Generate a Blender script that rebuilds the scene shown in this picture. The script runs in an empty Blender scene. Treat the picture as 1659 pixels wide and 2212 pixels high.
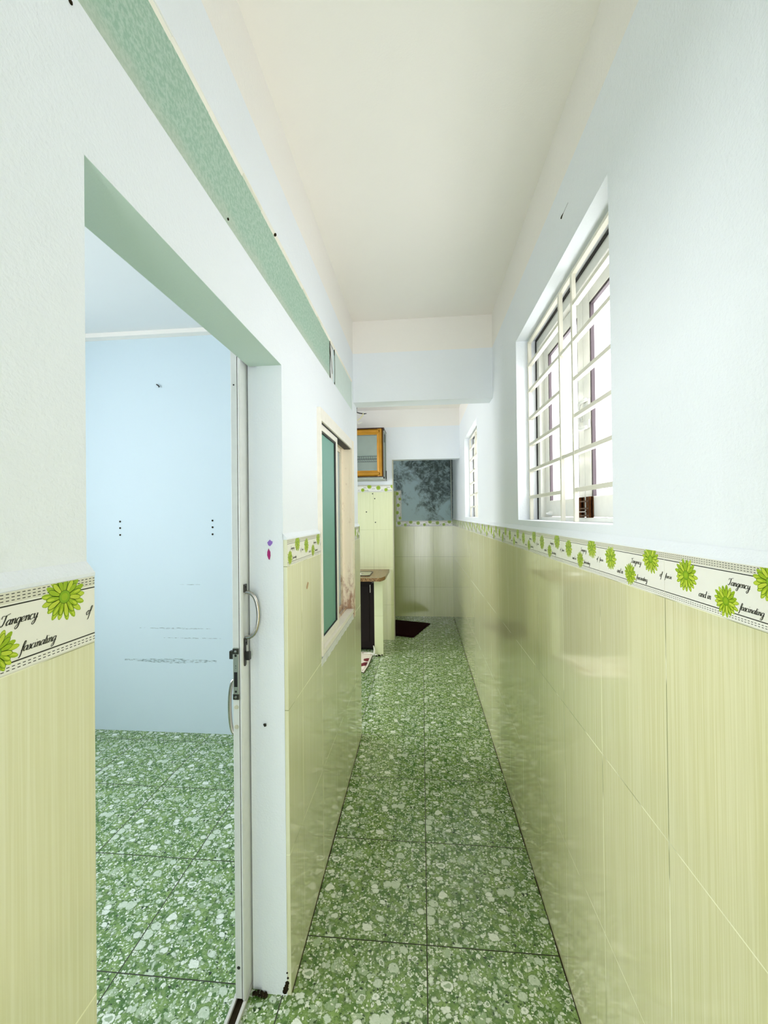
import bpy, math, random
from mathutils import Matrix, Vector
random.seed(7)
sc = bpy.context.scene
COL = sc.collection

# ------------------------------------------------------------------ camera
cam = bpy.data.objects.new('camera', bpy.data.cameras.new('camera')); COL.objects.link(cam)
cam.data.sensor_fit = 'VERTICAL'; cam.data.sensor_height = 36.0
cam.data.lens = 891.7 * 36.0 / 2212.0
cam.data.clip_start = 0.02
R_ = Vector((0.99581179, 0.09071756, -0.011367)); U_ = Vector((0.01198285, -0.00624693, 0.99990869)); F_ = Vector((-0.09063827, 0.99585707, 0.00730782))
m = Matrix(((R_[0], U_[0], -F_[0], 0), (R_[1], U_[1], -F_[1], 0), (R_[2], U_[2], -F_[2], 1.3271), (0, 0, 0, 1)))
cam.matrix_world = m
sc.camera = cam

# ------------------------------------------------------------------ world, light, exposure
WORLD = 3.0
EXPOSURE = 1.50
w = bpy.data.worlds.new('sky'); sc.world = w; w.use_nodes = True
bg = w.node_tree.nodes['Background']
bg.inputs[0].default_value = (0.97, 0.985, 1.0, 1); bg.inputs[1].default_value = WORLD
sc.view_settings.view_transform = 'Standard'; sc.view_settings.look = 'None'
sc.view_settings.gamma = 1.0; sc.view_settings.use_curve_mapping = False
sc.view_settings.exposure = EXPOSURE
cy = sc.cycles
cy.use_denoising = True; cy.use_adaptive_sampling = True; cy.adaptive_threshold = 0.02
cy.max_bounces = 14; cy.diffuse_bounces = 8; cy.glossy_bounces = 5; cy.transmission_bounces = 8; cy.transparent_max_bounces = 12
cy.caustics_reflective = False; cy.caustics_refractive = False
cy.sample_clamp_indirect = 6.0

def portal(name, loc, rot, sx, sy):
    l = bpy.data.lights.new(name, 'AREA'); l.shape = 'RECTANGLE'; l.size = sx; l.size_y = sy
    l.cycles.is_portal = True
    o = bpy.data.objects.new(name, l); o.location = loc; o.rotation_euler = rot; COL.objects.link(o)
H = math.pi / 2
portal('daylight_window', (0.60, 1.352, 1.68), (0, H, 0), 0.80, 0.92)      # corridor windows: light enters towards -X
portal('daylight_window', (0.60, 3.46, 1.68), (0, H, 0), 0.80, 0.92)
portal('added_daylight_end', (0.0, -1.50, .95), (H, 0, 0), 0.50, 1.9)          # assumed gap behind the camera, added and sized for fill daylight
portal('added_daylight_room', (-2.75, 0.75, 1.50), (0, -H, 0), 1.4, 1.5)  # side-room opening out of view, added and sized for the room's brightness
portal('added_daylight_kitchen', (-2.35, 3.15, 1.05), (0, -H, 0), 2.1, .9)  # unseen kitchen opening, put in as a daylight source
portal('daylight_bath', (-1.45, 4.85, 1.9), (0, -H, 0), 0.30, 0.40)

# ------------------------------------------------------------------ materials
def s2l(c):
    return tuple(((v / 255.0) / 12.92 if v / 255.0 <= 0.04045 else ((v / 255.0 + 0.055) / 1.055) ** 2.4) for v in c)
def rgba(c): return tuple(s2l(c)) + (1.0,)
class NT:
    def __init__(s, name):
        s.m = bpy.data.materials.new(name); s.m.use_nodes = True; s.t = s.m.node_tree
        s.b = s.t.nodes['Principled BSDF']
    def n(s, typ, **kw):
        nd = s.t.nodes.new(typ)
        for k, v in kw.items():
            if isinstance(v, (str, bool)) or k in ('operation', 'blend_type', 'data_type'): setattr(nd, k, v)
        return nd
    def link(s, a, b): s.t.links.new(a, b)
    def val(s, sock, v):
        if hasattr(v, 'is_output') or isinstance(v, bpy.types.NodeSocket): s.link(v, sock)
        else: sock.default_value = v
    def math(s, op, a, b=None, c=None, clamp=False):
        nd = s.t.nodes.new('ShaderNodeMath'); nd.operation = op; nd.use_clamp = clamp
        s.val(nd.inputs[0], a)
        if b is not None: s.val(nd.inputs[1], b)
        if c is not None: s.val(nd.inputs[2], c)
        return nd.outputs[0]
    def mix(s, f, a, b, blend='MIX'):
        nd = s.t.nodes.new('ShaderNodeMix'); nd.data_type = 'RGBA'; nd.blend_type = blend
        s.val(nd.inputs[0], f)
        for sock, v in ((nd.inputs[6], a), (nd.inputs[7], b)):
            if isinstance(v, tuple): sock.default_value = v if len(v) == 4 else v + (1,)
            else: s.link(v, sock)
        return nd.outputs[2]
    def step(s, v, a, b):      # smooth 0..1 between a and b
        nd = s.t.nodes.new('ShaderNodeMapRange'); nd.interpolation_type = 'SMOOTHSTEP'
        s.val(nd.inputs[0], v); nd.inputs[1].default_value = a; nd.inputs[2].default_value = b
        return nd.outputs[0]
    def pos(s):
        g = s.t.nodes.new('ShaderNodeNewGeometry'); sp = s.t.nodes.new('ShaderNodeSeparateXYZ')
        s.link(g.outputs['Position'], sp.inputs[0]); return g.outputs['Position'], sp.outputs
    def vec(s, x, y, z=0.0):
        c = s.t.nodes.new('ShaderNodeCombineXYZ')
        for i, v in enumerate((x, y, z)): s.val(c.inputs[i], v)
        return c.outputs[0]
    def noise(s, v, scale, detail=3, rough=0.5, dist=0.0):
        nd = s.t.nodes.new('ShaderNodeTexNoise'); s.link(v, nd.inputs['Vector'])
        nd.inputs['Scale'].default_value = scale; nd.inputs['Detail'].default_value = detail
        nd.inputs['Roughness'].default_value = rough; nd.inputs['Distortion'].default_value = dist
        return nd.outputs['Fac'], nd.outputs['Color']
    def voro(s, v, scale, feature='F1', rnd=1.0):
        nd = s.t.nodes.new('ShaderNodeTexVoronoi'); nd.feature = feature
        s.link(v, nd.inputs['Vector']); nd.inputs['Scale'].default_value = scale; nd.inputs['Randomness'].default_value = rnd
        return nd
    def mapping(s, v, scale=(1, 1, 1), loc=(0, 0, 0)):
        nd = s.t.nodes.new('ShaderNodeMapping'); s.link(v, nd.inputs[0]); nd.inputs['Scale'].default_value = scale; nd.inputs['Location'].default_value = loc
        return nd.outputs[0]
    def bump(s, h, strength=0.2, dist=0.002):
        nd = s.t.nodes.new('ShaderNodeBump'); s.link(h, nd.inputs['Height']); nd.inputs['Strength'].default_value = strength; nd.inputs['Distance'].default_value = dist
        s.link(nd.outputs[0], s.b.inputs['Normal'])
    def color(s, c):
        if isinstance(c, tuple): s.b.inputs['Base Color'].default_value = c if len(c) == 4 else c + (1,)
        else: s.link(c, s.b.inputs['Base Color'])
    def rough(s, r): s.val(s.b.inputs['Roughness'], r)

def plain(name, c, rough=0.5, metal=0.0, noise_amt=0.06, scale=40, spec=0.5):
    t = NT(name); p, _ = t.pos(); f, _c = t.noise(p, scale, 3)
    base = rgba(c); dark = tuple(v * (1 - noise_amt * 2.2) for v in base[:3]) + (1,)
    t.color(t.mix(f, base, dark)); t.rough(rough); t.b.inputs['Metallic'].default_value = metal
    t.b.inputs['Specular IOR Level'].default_value = spec
    return t.m

def paint_mat(name, blue, cream=(238, 234, 230), split=2.262, bump=0.35, grime=0.0):
    t = NT(name); p, xyz = t.pos()
    f, _c = t.noise(p, 2.2, 4); lo = rgba(blue); hi = tuple(min(1, v * 1.04) for v in lo[:3]) + (1,)
    c = t.mix(f, lo, hi)
    if cream is not None:
        c = t.mix(t.step(xyz[2], split - .002, split + .002), c, rgba(cream))
    if grime:
        g, _c = t.noise(t.mapping(p, (1, 1, .35)), 9, 6, .65)
        c = t.mix(t.math('MULTIPLY', t.step(g, .62, .8), grime), c, rgba((150, 155, 145)))
    t.color(c); t.rough(0.62); t.b.inputs['Specular IOR Level'].default_value = 0.3
    h, _c = t.noise(p, 190, 3, .6); h2, _c = t.noise(p, 35, 2)
    t.bump(t.math('ADD', h, t.math('MULTIPLY', h2, 1.2)), bump, 0.0016)
    return t.m

def wall_tile_mat(name, axis, u0, v0, uw=0.25, vh=0.40, base=(232, 230, 202), deep=(223, 220, 184), grout=(240, 238, 208), coat=.45, rg=.09):
    t = NT(name); p, xyz = t.pos()
    u = t.math('DIVIDE', t.math('SUBTRACT', xyz[axis], u0), uw); v = t.math('DIVIDE', t.math('SUBTRACT', xyz[2], v0), vh)
    fu = t.math('FRACT', u); fv = t.math('FRACT', v)
    eu = t.math('MULTIPLY', t.math('MINIMUM', fu, t.math('SUBTRACT', 1.0, fu)), uw)
    ev = t.math('MULTIPLY', t.math('MINIMUM', fv, t.math('SUBTRACT', 1.0, fv)), vh)
    e = t.math('MINIMUM', eu, ev)
    line = t.math('SUBTRACT', 1.0, t.step(e, .0006, .0014))
    sc_ = [1, 1, 1]; sc_[axis] = 420; sc_[2] = 4; sc_[1 - axis] = 1
    s1, _c = t.noise(t.mapping(p, tuple(sc_)), 1.0, 3, .55)
    sc2 = list(sc_); sc2[axis] = 90; sc2[2] = 1.6
    s2, _c = t.noise(t.mapping(p, tuple(sc2)), 1.0, 3, .6)
    st = t.math('ADD', t.math('MULTIPLY', s1, .72), t.math('MULTIPLY', s2, .28))
    c = t.mix(t.step(st, .36, .62), rgba(base), rgba(deep))
    # every tile a hair different
    cell = t.n('ShaderNodeTexWhiteNoise'); cell.noise_dimensions = '2D'
    t.link(t.vec(t.math('FLOOR', u), t.math('FLOOR', v)), cell.inputs['Vector'])
    c = t.mix(t.math('MULTIPLY', cell.outputs['Value'], .12), c, rgba((212, 216, 176)))
    gn, _c = t.noise(p, 6, 3)
    gl = t.mix(t.step(gn, .50, .60), rgba(grout), rgba((140, 142, 96)))
    c = t.mix(line, c, gl)
    t.color(c); t.rough(t.math('MULTIPLY_ADD', line, .5, rg)); t.b.inputs['Specular IOR Level'].default_value = 0.85
    h, _c = t.noise(p, 5, 1)
    t.b.inputs['Coat Weight'].default_value = coat; t.b.inputs['Coat Roughness'].default_value = .06
    t.bump(t.math('ADD', t.math('MULTIPLY', t.math('SUBTRACT', 1.0, line), 1.0), t.math('MULTIPLY', h, 1.0)), .06, .001)
    return t.m

def floor_mat(name, x0, y0, T=0.40, tint=(122, 148, 92)):
    t = NT(name); p, xyz = t.pos()
    u = t.math('DIVIDE', t.math('SUBTRACT', xyz[0], x0), T); v = t.math('DIVIDE', t.math('SUBTRACT', xyz[1], y0), T)
    fu = t.math('FRACT', u); fv = t.math('FRACT', v)
    q = t.vec(fu, fv, 0.0)                                          # the same print on every tile
    _f, nc = t.noise(q, 11, 4, .7)
    off = t.n('ShaderNodeVectorMath'); off.operation = 'MULTIPLY_ADD'
    t.link(nc, off.inputs[0]); off.inputs[1].default_value = (.06, .06, 0); t.link(q, off.inputs[2])
    _f, nc2 = t.noise(q, 50, 3, .7)
    off2 = t.n('ShaderNodeVectorMath'); off2.operation = 'MULTIPLY_ADD'
    t.link(nc2, off2.inputs[0]); off2.inputs[1].default_value = (.022, .022, 0); t.link(off.outputs[0], off2.inputs[2])
    qd = off2.outputs[0]
    f1, _c = t.noise(q, 9, 5, .65)
    base = t.mix(t.step(f1, .34, .66), rgba((68, 108, 40)), rgba((134, 162, 90)))
    f2, _c = t.noise(q, 34, 4, .7)
    base = t.mix(t.math('MULTIPLY', t.step(f2, .50, .64), .7), base, rgba((54, 88, 32)))
    f5, _c = t.noise(t.mapping(q, (1, 1, 1), (5, 2, 0)), 26, 4, .7)
    base = t.mix(t.math('MULTIPLY', t.step(f5, .54, .64), .65), base, rgba((186, 200, 162)))
    def chips(base, scale, loc, thr, size, pale, stretch=(1, 1, 1), ring=None, soft=.07, rimd=.45):
        vo = t.voro(t.mapping(qd, stretch, loc), scale)
        sp = t.n('ShaderNodeSeparateColor'); t.link(vo.outputs['Color'], sp.inputs[0])
        sel = t.step(sp.outputs[0], thr, thr + .02)
        rad = t.math('MULTIPLY_ADD', sp.outputs[1], size * .55, size * .45)
        d = t.math('SUBTRACT', rad, vo.outputs['Distance'])
        mask = t.math('MULTIPLY', t.step(d, 0.0, soft), sel)
        g, _c = t.noise(q, 46, 4, .75)
        a, b = pale
        tone = t.mix(t.math('ADD', t.math('MULTIPLY', sp.outputs[2], .55), t.math('MULTIPLY_ADD', g, 1.3, -.45), clamp=True), rgba(a), rgba(b))
        if ring:
            core = t.math('MULTIPLY', t.step(d, size * .30, size * .42), t.step(sp.outputs[2], .82, .87))
            tone = t.mix(t.math('MULTIPLY', core, .8), tone, rgba(ring))
        rim = t.math('MULTIPLY', t.math('MULTIPLY', t.step(d, -.09, 0.0), sel), rimd)
        base = t.mix(rim, base, rgba((66, 90, 44)))
        return t.mix(mask, base, tone)
    base = chips(base, 10, (2, 9, 0), .55, .55, ((132, 158, 112), (176, 194, 156)), (1, 1.3, 1), None, .05, .3)
    base = chips(base, 58, (3, 1, 0), .55, .55, ((176, 196, 152), (246, 248, 234)))
    base = chips(base, 33, (1, 7, 0), .58, .56, ((150, 176, 130), (248, 250, 238)), (1, 1.3, 1))
    base = chips(base, 20, (4, 2, 0), .55, .54, ((158, 180, 142), (248, 250, 240)), (1.25, 1, 1), (108, 134, 82))
    base = chips(base, 10, (8, 5, 0), .56, .54, ((172, 192, 158), (248, 250, 242)), (1, 1.25, 1), (126, 150, 106))
    base = chips(base, 36, (11, 3, 0), .84, .42, ((22, 46, 16), (58, 86, 40)), (1, 1.4, 1))
    base = chips(base, 21, (17, 8, 0), .90, .36, ((20, 44, 16), (62, 90, 44)), (1.4, 1, 1))
    eu = t.math('MINIMUM', fu, t.math('SUBTRACT', 1.0, fu)); ev = t.math('MINIMUM', fv, t.math('SUBTRACT', 1.0, fv))
    e = t.math('MULTIPLY', t.math('MINIMUM', eu, ev), T)
    line = t.math('SUBTRACT', 1.0, t.step(e, .0012, .0022))
    base = t.mix(line, base, rgba((44, 48, 28)))
    t.color(base); t.rough(t.math('MULTIPLY_ADD', line, .4, .17)); t.b.inputs['Specular IOR Level'].default_value = 0.6
    t.bump(t.math('SUBTRACT', 1.0, line), .3, .001)
    return t.m

M = {}
M['blue'] = paint_mat('pale_blue_wall_paint', (229, 233, 239), bump=.6)
M['blue_smooth'] = paint_mat('pale_blue_room_paint', (204, 219, 228), None, bump=.12)
M['ceil'] = paint_mat('cream_ceiling_paint', (238, 233, 228), None, bump=.2)
M['room_ceil'] = paint_mat('room_ceiling_paint', (222, 224, 226), None, bump=.1)
M['shaded_soffit'] = paint_mat('lintel_shade_tone', (194, 211, 204), None, bump=.25)  # shade and green bounce under the lintel, put into the colour
M['floor'] = floor_mat('green_terrazzo_print_tile', 0.0005, 1.2872)
M['floor_room'] = floor_mat('green_terrazzo_print_tile_room', -0.8985, 1.138)
M['tileL'] = wall_tile_mat('yellow_green_wall_tile_left', 1, 1.26, 1.186)
M['tileLn'] = wall_tile_mat('yellow_green_wall_tile_near', 1, 0.443, 1.186)
M['tileR'] = wall_tile_mat('yellow_green_wall_tile_right', 1, 0.719, 1.186, base=(229, 225, 188), deep=(216, 211, 165))
M['tileK'] = wall_tile_mat('yellow_green_wall_tile_kitchen', 0, -0.512, 1.572, base=(222, 223, 184), deep=(214, 216, 172), grout=(170, 172, 118))
M['tileB'] = wall_tile_mat('yellow_green_wall_tile_bathroom_dimmed', 0, 0.148, 1.174, vh=.396, base=(206, 209, 150), deep=(196, 200, 138), grout=(110, 112, 60), coat=.2, rg=.16)  # same tile as the corridor, bathroom dimness mixed into its colours
M['tileS'] = wall_tile_mat('yellow_green_wall_tile_counter', 1, 3.75, 0.375, base=(222, 223, 184), deep=(214, 216, 172), grout=(170, 172, 118))
M['white'] = plain('off_white_metal', (230, 231, 230), .35)
M['white2'] = plain('white_aluminium', (238, 238, 234), .3)
M['rusty'] = None
t = NT('grille_cream_paint_with_rust'); p, xyz = t.pos(); f, _c = t.noise(p, 55, 5, .7)
t.color(t.mix(t.step(f, .66, .76), rgba((226, 222, 208)), rgba((150, 108, 60)))); t.rough(.45); M['grille'] = t.m
t = NT('cream_frame_with_dirt'); p, xyz = t.pos(); f, _c = t.noise(t.mapping(p, (1, 1, .5)), 30, 6, .7)
low = t.math('SUBTRACT', 1.0, t.step(xyz[2], .80, 1.15))
dirt = t.math('MULTIPLY', t.step(t.math('MULTIPLY_ADD', low, .22, f), .55, .80), .8)
t.color(t.mix(dirt, rgba((240, 228, 206)), rgba((150, 96, 62)))); t.rough(.45); M['cream'] = t.m
M['creamframe'] = plain('cream_window_frame', (243, 237, 226), .4)
M['rubber'] = plain('black_rubber', (26, 22, 24), .6)
M['gasket'] = plain('purple_grey_gasket', (70, 58, 64), .6)
M['tan'] = plain('tan_ring', (178, 142, 108), .5)
M['steel'] = plain('worn_stainless_steel', (190, 184, 176), .22, 1.0)
M['darksteel'] = plain('tarnished_steel', (92, 88, 82), .35, 1.0, .25)
M['black'] = plain('black_slot', (14, 14, 14), .6)
M['bronze'] = plain('antique_brass', (110, 66, 34), .35, .9, .4, 120)
M['beige'] = plain('beige_plug', (206, 202, 180), .5)
M['gold'] = plain('wood_look_gold_aluminium', (196, 138, 34), .32, .25, .22, 12)
M['brown'] = plain('dark_brown_profile', (58, 26, 14), .4, .1)
M['darkdoor'] = plain('dark_brown_cupboard_door', (22, 7, 6), .6, 0, .2, 40, .25)
M['alu'] = plain('grey_aluminium', (178, 182, 172), .35, .7)
M['plastic'] = plain('white_plastic', (236, 234, 224), .4)
M['yellowcable'] = plain('yellowed_cable', (226, 218, 170), .5)
M['violet'] = plain('violet_sticker', (150, 110, 200), .5)
M['magenta'] = plain('magenta_sticker', (170, 20, 110), .5)
M['redstain'] = plain('red_brown_putty', (170, 84, 60), .6)
M['maroon'] = plain('dark_maroon_pile', (44, 8, 14), .95, 0, .3, 200, .1)
M['trackmetal'] = plain('dull_white_track', (214, 214, 208), .4)
M['grime'] = plain('dark_grime', (52, 44, 28), .9, 0, .3, 80, .1)
# frosted glass of the sliding window
t = NT('frosted_green_glass'); t.color(rgba((112, 176, 158))); t.rough(.42); t.b.inputs['Transmission Weight'].default_value = .25; M['frost'] = t.m
t = NT('frosted_grey_glass'); t.color(rgba((176, 190, 198))); t.rough(.4); M['frost2'] = t.m
# dirty green transom glass
t = NT('dusty_green_transom_glass'); p, xyz = t.pos()
f, _c = t.noise(p, 120, 4, .7); g, _c = t.noise(p, 10, 4, .6)
c = t.mix(t.step(f, .40, .62), rgba((150, 190, 168)), rgba((186, 212, 196)))
edge = t.math('SUBTRACT', 1.0, t.step(t.math('ADD', xyz[2], t.math('MULTIPLY', g, -.06)), 1.895, 1.945))
c = t.mix(t.math('MULTIPLY', edge, .55), c, rgba((205, 210, 196)))
c = t.mix(t.math('MULTIPLY', t.step(f, .60, .75), .35), c, rgba((100, 126, 104)))
t.color(c); t.rough(.38); t.b.inputs['Transmission Weight'].default_value = .15; M['transom'] = t.m
M['transom2'] = plain('pale_transom_glass', (206, 222, 214), .3)
def clear_glass(name, tint=(1, 1, 1), refl=.08):
    t = NT(name); n = t.t.nodes; tr = n.new('ShaderNodeBsdfTransparent'); tr.inputs[0].default_value = tint + (1,)
    gl = n.new('ShaderNodeBsdfGlossy'); gl.inputs['Roughness'].default_value = .03
    mx = n.new('ShaderNodeMixShader'); mx.inputs[0].default_value = refl
    t.link(tr.outputs[0], mx.inputs[1]); t.link(gl.outputs[0], mx.inputs[2]); t.link(mx.outputs[0], n['Material Output'].inputs[0])
    return t.m
M['glass'] = clear_glass('clear_window_glass')
M['cabglass'] = clear_glass('clear_cabinet_glass', (.95, .98, .97), .10)
M['cabback'] = plain('grey_green_cabinet_back', (228, 232, 218), .6, 0, .12, 8)
# granite
t = NT('brown_granite'); p, xyz = t.pos(); vo = t.voro(p, 150); f, _c = t.noise(p, 60, 4, .7)
sp = t.n('ShaderNodeSeparateColor'); t.link(vo.outputs['Color'], sp.inputs[0])
c = t.mix(sp.outputs[0], rgba((104, 72, 40)), rgba((158, 122, 74))); c = t.mix(t.step(f, .52, .66), c, rgba((56, 34, 20)))
t.color(c); t.rough(.25); M['granite'] = t.m
# mouldy bathroom wall
t = NT('mouldy_blue_paint'); p, xyz = t.pos()
f, _c = t.noise(p, 3.4, 8, .70, .9); g, _c = t.noise(p, 17, 7, .8, .5)
rx = t.step(xyz[0], -.22, .12); rz = t.step(xyz[2], 1.24, 1.75)
amt = t.math('ADD', f, t.math('MULTIPLY', t.math('ADD', rx, rz), .11))
k = t.math('MULTIPLY', t.step(amt, .54, .70), t.step(g, .30, .58))
c = t.mix(t.math('MULTIPLY', k, .9), rgba((192, 214, 222)), rgba((58, 68, 64)))
t.color(c); t.rough(.7); M['mould'] = t.m
# border tile inks
M['ink_bg'] = plain('cream_border_glaze', (238, 236, 228), .12, 0, .02)
M['ink_grey'] = plain('beige_border_stripe', (222, 219, 204), .15, 0, .05)
M['ink_black'] = plain('black_ink', (24, 24, 22), .3)
M['ink_dark'] = plain('deep_green_petal', (96, 132, 12), .3, 0, .1, 200)
M['ink_mid'] = plain('lime_petal', (158, 190, 24), .3, 0, .1, 200)
M['ink_lite'] = plain('light_lime_petal', (196, 214, 62), .3, 0, .08, 200)
M['ink_core'] = plain('green_flower_heart', (132, 176, 20), .3, 0, .08, 200)
INKS = ['ink_bg', 'ink_grey', 'ink_black', 'ink_dark', 'ink_mid', 'ink_lite', 'ink_core']

# ------------------------------------------------------------------ mesh helpers
class MB:
    def __init__(s): s.v = []; s.f = []; s.mi = []
    def poly(s, pts, mi=0):
        i = len(s.v); s.v += [tuple(q) for q in pts]; s.f.append(tuple(range(i, i + len(pts)))); s.mi.append(mi); return s
    def box(s, x0, x1, y0, y1, z0, z1, mi=0):
        x0, x1 = min(x0, x1), max(x0, x1); y0, y1 = min(y0, y1), max(y0, y1); z0, z1 = min(z0, z1), max(z0, z1)
        i = len(s.v)
        s.v += [(x0, y0, z0), (x1, y0, z0), (x1, y1, z0), (x0, y1, z0), (x0, y0, z1), (x1, y0, z1), (x1, y1, z1), (x0, y1, z1)]
        for f in ((0, 3, 2, 1), (4, 5, 6, 7), (0, 1, 5, 4), (1, 2, 6, 5), (2, 3, 7, 6), (3, 0, 4, 7)):
            s.f.append(tuple(i + k for k in f)); s.mi.append(mi)
        return s
    def prism(s, prof, axis, a, b, mi=0):      # profile of 2-tuples swept along axis from a to b
        i = len(s.v); n = len(prof)
        def P(t_, uv):
            q = list(uv); q.insert(axis, t_); return tuple(q)
        s.v += [P(a, q) for q in prof] + [P(b, q) for q in prof]
        s.f.append(tuple(i + k for k in range(n))[::-1]); s.mi.append(mi)
        s.f.append(tuple(i + n + k for k in range(n))); s.mi.append(mi)
        for k in range(n):
            s.f.append((i + k, i + (k + 1) % n, i + n + (k + 1) % n, i + n + k)); s.mi.append(mi)
        return s
    def tube(s, pts, r, mi=0, n=10, caps=True):
        pts = [Vector(q) for q in pts]; rs = r if isinstance(r, (list, tuple)) else [r] * len(pts)
        i0 = len(s.v); prev = None
        for k, q in enumerate(pts):
            d = (pts[min(k + 1, len(pts) - 1)] - pts[max(k - 1, 0)]).normalized()
            if prev is None:
                a = Vector((0, 0, 1)) if abs(d.z) < .9 else Vector((1, 0, 0)); u = d.cross(a).normalized()
            else: u = (prev - d * prev.dot(d)).normalized()
            prev = u; v_ = d.cross(u)
            for j in range(n):
                an = 2 * math.pi * j / n; s.v.append(tuple(q + (u * math.cos(an) + v_ * math.sin(an)) * rs[k]))
        for k in range(len(pts) - 1):
            for j in range(n):
                a = i0 + k * n + j; b = i0 + k * n + (j + 1) % n
                s.f.append((a, b, b + n, a + n)); s.mi.append(mi)
        if caps:
            s.f.append(tuple(i0 + j for j in range(n))[::-1]); s.mi.append(mi)
            s.f.append(tuple(i0 + (len(pts) - 1) * n + j for j in range(n))); s.mi.append(mi)
        return s
    def lathe(s, c, prof, axis='z', n=20, mi=0):   # prof: (radius, height) along the axis
        i0 = len(s.v); c = Vector(c)
        for (r, h) in prof:
            for j in range(n):
                an = 2 * math.pi * j / n; a, b = r * math.cos(an), r * math.sin(an)
                q = {'z': (a, b, h), 'y': (a, h, b), 'x': (h, a, b)}[axis]; s.v.append(tuple(c + Vector(q)))
        for k in range(len(prof) - 1):
            for j in range(n):
                a = i0 + k * n + j; b = i0 + k * n + (j + 1) % n; s.f.append((a, b, b + n, a + n)); s.mi.append(mi)
        s.f.append(tuple(i0 + j for j in range(n))[::-1]); s.mi.append(mi)
        s.f.append(tuple(i0 + (len(prof) - 1) * n + j for j in range(n))); s.mi.append(mi)
        return s
    def build(s, name, mats, parent=None, smooth=False, bevel=0.0, recalc=True):
        me = bpy.data.meshes.new(name); me.from_pydata(s.v, [], s.f)
        if not isinstance(mats, (list, tuple)): mats = [mats]
        for q in mats: me.materials.append(q)
        if len(mats) > 1: me.polygons.foreach_set('material_index', s.mi)
        if recalc:
            import bmesh
            bm = bmesh.new(); bm.from_mesh(me); bmesh.ops.recalc_face_normals(bm, faces=bm.faces); bm.to_mesh(me); bm.free()
        if smooth:
            me.polygons.foreach_set('use_smooth', [True] * len(me.polygons))
            me.set_sharp_from_angle(angle=math.radians(40))
        me.update()
        o = bpy.data.objects.new(name, me); COL.objects.link(o)
        if parent: o.parent = parent
        if bevel:
            b = o.modifiers.new('bevel', 'BEVEL'); b.width = bevel; b.segments = 2; b.limit_method = 'ANGLE'
        return o
def structure(o): o['kind'] = 'structure'; return o
def tag(o, label, cat, group=None):
    o['label'] = label; o['category'] = cat
    if group: o['group'] = group
    return o
def empty(name, loc=(0, 0, 0)):
    o = bpy.data.objects.new(name, None); o.location = loc; COL.objects.link(o); return o
def origin_to(o, loc):       # move the mesh origin to loc, world shape unchanged
    loc = Vector(loc); o.data.transform(Matrix.Translation(-loc)); o.location = loc; return o
def adopt(root):             # children built in world coordinates under a moved empty
    inv = Matrix.Translation(-root.location)
    def rec(o, top):
        for c in o.children:
            if top: c.matrix_parent_inverse = inv
            rec(c, False)
    rec(root, True)

# ------------------------------------------------------------------ main dimensions
XT_L, XU_L, XI_L = -0.375, -0.386, -0.481     # left wall: tile face, painted face, room-side face
XT_R, XU_R, XO_R = 0.397, 0.406, 0.56         # right wall: tile face, painted face, outside face
ZC, ZSPL = 2.449, 2.262
Y0, YB, YE, YK, YZ = -1.5, 2.36, 2.485, 4.39, 5.42
TT, BT = 1.186, 1.261                         # top of the tiles, top of the border
DY0, DY1, DZ = 0.444, 1.122, 1.750            # doorway
WY0, WY1, WZ0, WZ1 = 1.512, 2.215, 0.800, 1.735   # sliding window hole
RW1 = (0.920, 1.786, 1.300, 2.054); RW2 = (3.035, 3.90, 1.300, 2.03)

# ------------------------------------------------------------------ floor and ceilings
f = MB().box(XI_L, XO_R, Y0, YE, -.1, 0).box(-2.35, XO_R, YE, YK + .1, -.1, 0).box(-1.45, XO_R, YK + .1, YZ + .1, -.1, 0)
structure(f.build('floor', M['floor']))
structure(MB().box(-2.75, XI_L, Y0, YE, -.1, -.0004).build('floor_room', M['floor_room']))
rn = random.Random(9); g_ = MB()
for (xw, sg, ya, yb) in ((XT_R, -1, Y0, YZ - .01), (XT_L, 1, DY1 + .01, YE)):
    y = ya
    while y < yb:
        y2 = min(y + rn.uniform(.05, .14), yb); g_.box(xw, xw + sg * rn.uniform(.0018, .0036), y, y2, 0, .0009); y = y2
g_.build('edge_grout', M['grime'], bpy.data.objects['floor'])
c = MB().box(-.60, XO_R, Y0, YB + .02, ZC, ZC + .1).box(-2.35, XO_R, YB + .02, YZ + .1, ZC, ZC + .1)
structure(c.build('ceiling', M['ceil']))
structure(MB().box(-2.75, XI_L - .002, Y0, 2.43, 2.475, 2.56).build('ceiling_room', M['room_ceil']))
structure(MB().box(-2.75, XI_L, 2.408, 2.4295, 2.452, 2.4745).build('trim_1', M['white'], bevel=.003))

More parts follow.
